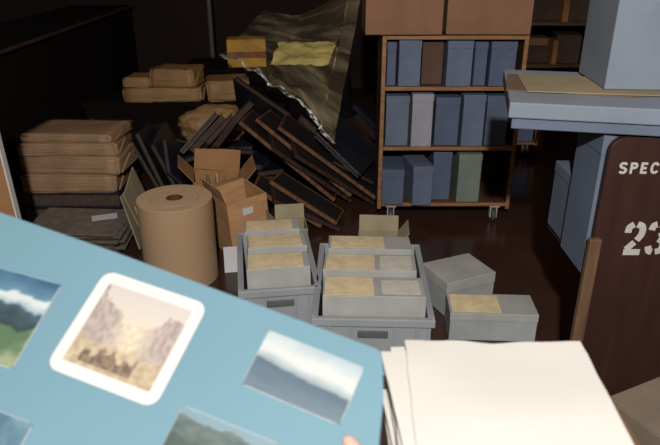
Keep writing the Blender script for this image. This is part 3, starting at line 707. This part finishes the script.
def nz2(s_, t_, f, k=0): return noise.fractal(Vector((s_ * f, t_ * f, k)), 1.0, 2.0, 4)
def mk_print(label, cs, paint, nx=64, ny=48, border=0, rad=.006, gain=.33):
    q = [B(*c) for c in cs]; ctr = sum(q, Vector((0, 0))) / 4
    U_ = ((q[1] - q[0]) + (q[2] - q[3])) / 2; V = ((q[0] - q[3]) + (q[1] - q[2])) / 2
    w, h = U_.length, V.length; du = U_.normalized(); dv = Vector((-du.y, du.x))
    m = MB().prism([tuple(ctr + du * a + dv * c) for a, c in rrect(-w / 2, w / 2, -h / 2, h / 2, rad, 4)], lambda a, c: Vector((a, c, .0002)), lambda a, c: Vector((a, c, .0012)))
    pr = m.build('mounted_print', M['white2'], board); pr['label'] = label
    iw, ih = w - 2 * border, h - 2 * border
    if not border: iw -= .001; ih -= .001
    me = bpy.data.meshes.new('picture'); vs, fs, cl = [], [], []
    for j in range(ny + 1):
        for i in range(nx + 1):
            s_, t_ = i / nx, j / ny
            p = ctr + du * (s_ - .5) * iw + dv * (t_ - .5) * ih
            vs.append((p.x, p.y, .0018)); cl.append((*lin(paint(s_, t_), gain), 1))
    for j in range(ny):
        for i in range(nx): a = j * (nx + 1) + i; fs.append((a, a + 1, a + nx + 2, a + nx + 1))
    me.from_pydata(vs, [], fs); ca = me.color_attributes.new('Col', 'FLOAT_COLOR', 'POINT')
    for i, c in enumerate(cl): ca.data[i].color = c
    me.materials.append(M['print']); o = bpy.data.objects.new('picture', me); COL.objects.link(o); o.parent = pr
def p_left(s, t):
    n = nz2(s, t, 4, 1); y = t + .12 * n
    if y > .80: return lerp3((112, 152, 178), (66, 104, 134), (y - .80) / .2)
    if y > .60: return lerp3((160, 184, 196), (220, 228, 232), (y - .60) / .1)
    if y > .44: return lerp3((56, 70, 72), (80, 106, 122), (y - .44) / .16)
    return lerp3((158, 174, 140), (96, 124, 96), y / .44 + .9 * n)
def p_valley(s, t):
    n = nz2(s, t, 4, 2); n3 = nz2(s, t, 14, 9); n5 = nz2(s * 1.0, t * .5, 22, 3)
    base = lerp3((230, 220, 206), (216, 210, 208), (t - .6) * 2.4)
    if t < .66 + .10 * n - .25 * (s - .5) ** 2: base = lerp3((240, 230, 204), (220, 204, 176), .5 + 1.2 * n3)
    lt = .98 - 1.05 * s + .22 * n; rt = .30 + .52 * s + .22 * n
    cl_ = lerp3((196, 180, 172), (160, 142, 144), .5 + 1.4 * n5)
    if s < .52 and t < lt and t > .2: base = lerp3(cl_, base, max(0, min(1, (s - .26) * 4.0)))
    if s > .60 and t < rt and t > .2: base = lerp3(base, cl_, max(0, min(1, (s - .60) * 4.5)))
    if t < .34 + .08 * n: base = lerp3(base, lerp3((214, 194, 162), (178, 156, 126), .5 + 1.2 * n3), min(1, (.40 - t) * 6))
    top = .17 + .07 * math.sin(s * 31) * math.sin(s * 13 + 1) + .05 * n3
    if .14 < s < .74 and .05 < t < top + .03: base = lerp3((92, 74, 66), (146, 120, 98), .5 + 1.6 * n5)
    return lerp3(base, (232, 224, 210), .2)
def p_lake(s, t):
    n = nz2(s, t, 3, 3); r = .46 + .12 * (.5 - s) + .05 * n
    if t > r + .16: return lerp3((220, 226, 226), (184, 202, 210), (t - r - .32) / .24 + .6 * n)
    if t > r: return lerp3((150, 168, 176), (220, 226, 226), (t - r) / .16)
    return lerp3((116, 136, 150), (92, 114, 132), t / r + .35 * nz2(s * .5, t * 3, 6, 4))
def p_green(s, t):
    n = nz2(s, t, 5, 6)
    if t > .85 + .08 * n: return (136, 166, 178)
    if t > .55 + .2 * n: return lerp3((84, 104, 104), (116, 132, 126), n + .5)
    return lerp3((100, 114, 98), (78, 94, 90), .5 + n)
def p_blue(s, t):
    n = nz2(s, t, 4, 7)
    return lerp3((60, 94, 120), (120, 154, 172), t + .5 * n)
mk_print('landscape photograph with green foreground, cropped by the left frame edge', [(-62, 250), (66, 288), (8, 366), (-122, 330)], p_left)
mk_print('photograph of a pale mountain valley in a wide white border with rounded corners', [(106, 271), (211, 305), (152, 409), (46, 366)], p_valley, border=.0155, rad=.016, nx=110, ny=110)
mk_print('photograph of blue grey water under a white band', [(268, 330), (364, 368), (340, 426), (243, 385)], p_lake)
mk_print('grey green landscape photograph at the lower edge of the board', [(184, 405), (282, 446), (250, 510), (150, 468)], p_green)
mk_print('small blue photograph at the lower left of the board', [(-40, 396), (32, 424), (-8, 500), (-84, 470)], p_blue)
# ------------------------------------------------------------ hand gripping the right edge
tp = B(344, 437)
def hp(a, c, n): return BMX @ Vector((tp.x + a, tp.y + c, n))
me = bpy.data.meshes.new('hand')
V_, E_, RAD = [], [], []
def addv(p, r, prev=None):
    V_.append(p); RAD.append(r)
    if prev is not None: E_.append((prev, len(V_) - 1))
    return len(V_) - 1
wr = addv(hp(.135, -.13, .022), .026)
pm_ = addv(hp(.100, -.098, .010), .026, wr)
kn = addv(hp(.080, -.085, .002), .022, pm_)
fa = addv(hp(.185, -.19, .045), .034, wr); fa2 = addv(hp(.24, -.27, .075), .040, fa)
tb = addv(hp(.075, -.066, .020), .014, pm_); tk = addv(hp(.044, -.034, .019), .0105, tb); t1 = addv(hp(.014, -.009, .0125), .0098, tk); t2_ = addv(hp(.001, -.001, .0105), .0075, t1)
for i, (ln, off) in enumerate(((.060, .012), (.066, -.010), (.060, -.032), (.046, -.052))):
    k0 = addv(hp(.072, -.075 + off * .9, -.012), .0115, kn)
    k1 = addv(hp(.052, -.072 + off, -.020), .0092, k0); k2 = addv(hp(.052 - ln * .55, -.064 + off, -.019), .0085, k1); addv(hp(.052 - ln, -.058 + off, -.0165), .0072, k2)
me.from_pydata(V_, E_, []); ho = bpy.data.objects.new('hand', me); COL.objects.link(ho)
sk = ho.modifiers.new('skin', 'SKIN'); ho.modifiers.new('sub', 'SUBSURF').levels = 2; ho.modifiers['sub'].render_levels = 2
for i, r in enumerate(RAD): me.skin_vertices[0].data[i].radius = (r, r)
me.skin_vertices[0].data[0].use_root = True
sk.use_smooth_shade = True
dg = bpy.context.evaluated_depsgraph_get(); me2 = bpy.data.meshes.new_from_object(ho.evaluated_get(dg)); ho.modifiers.clear(); ho.data = me2
for p in me2.polygons: p.use_smooth = True
me2.materials.clear(); me2.materials.append(M['skin'])
tag(ho, 'hand gripping the right edge of the blue board, thumb on its front', 'hand')
# ------------------------------------------------------------ lights
def light(name, kind, loc, power, col, **kw):
    l = bpy.data.lights.new(name, kind); l.energy = power; l.color = col
    for k, v_ in kw.items(): setattr(l, k, v_)
    o = bpy.data.objects.new(name, l); COL.objects.link(o); o.location = loc; return o
light('flash', 'POINT', (-.05, -.72, 2.36), 580, (1, .958, .895), shadow_soft_size=.05)
light('fill_light', 'AREA', (.2, 2.6, 3.2), 9, (1, .68, .48), size=1.5)  # weak warm fill added overhead, not a fixture of the room
w = bpy.data.worlds.new('world'); S.world = w; w.use_nodes = True
w.node_tree.nodes['Background'].inputs[0].default_value = (.02, .015, .013, 1)
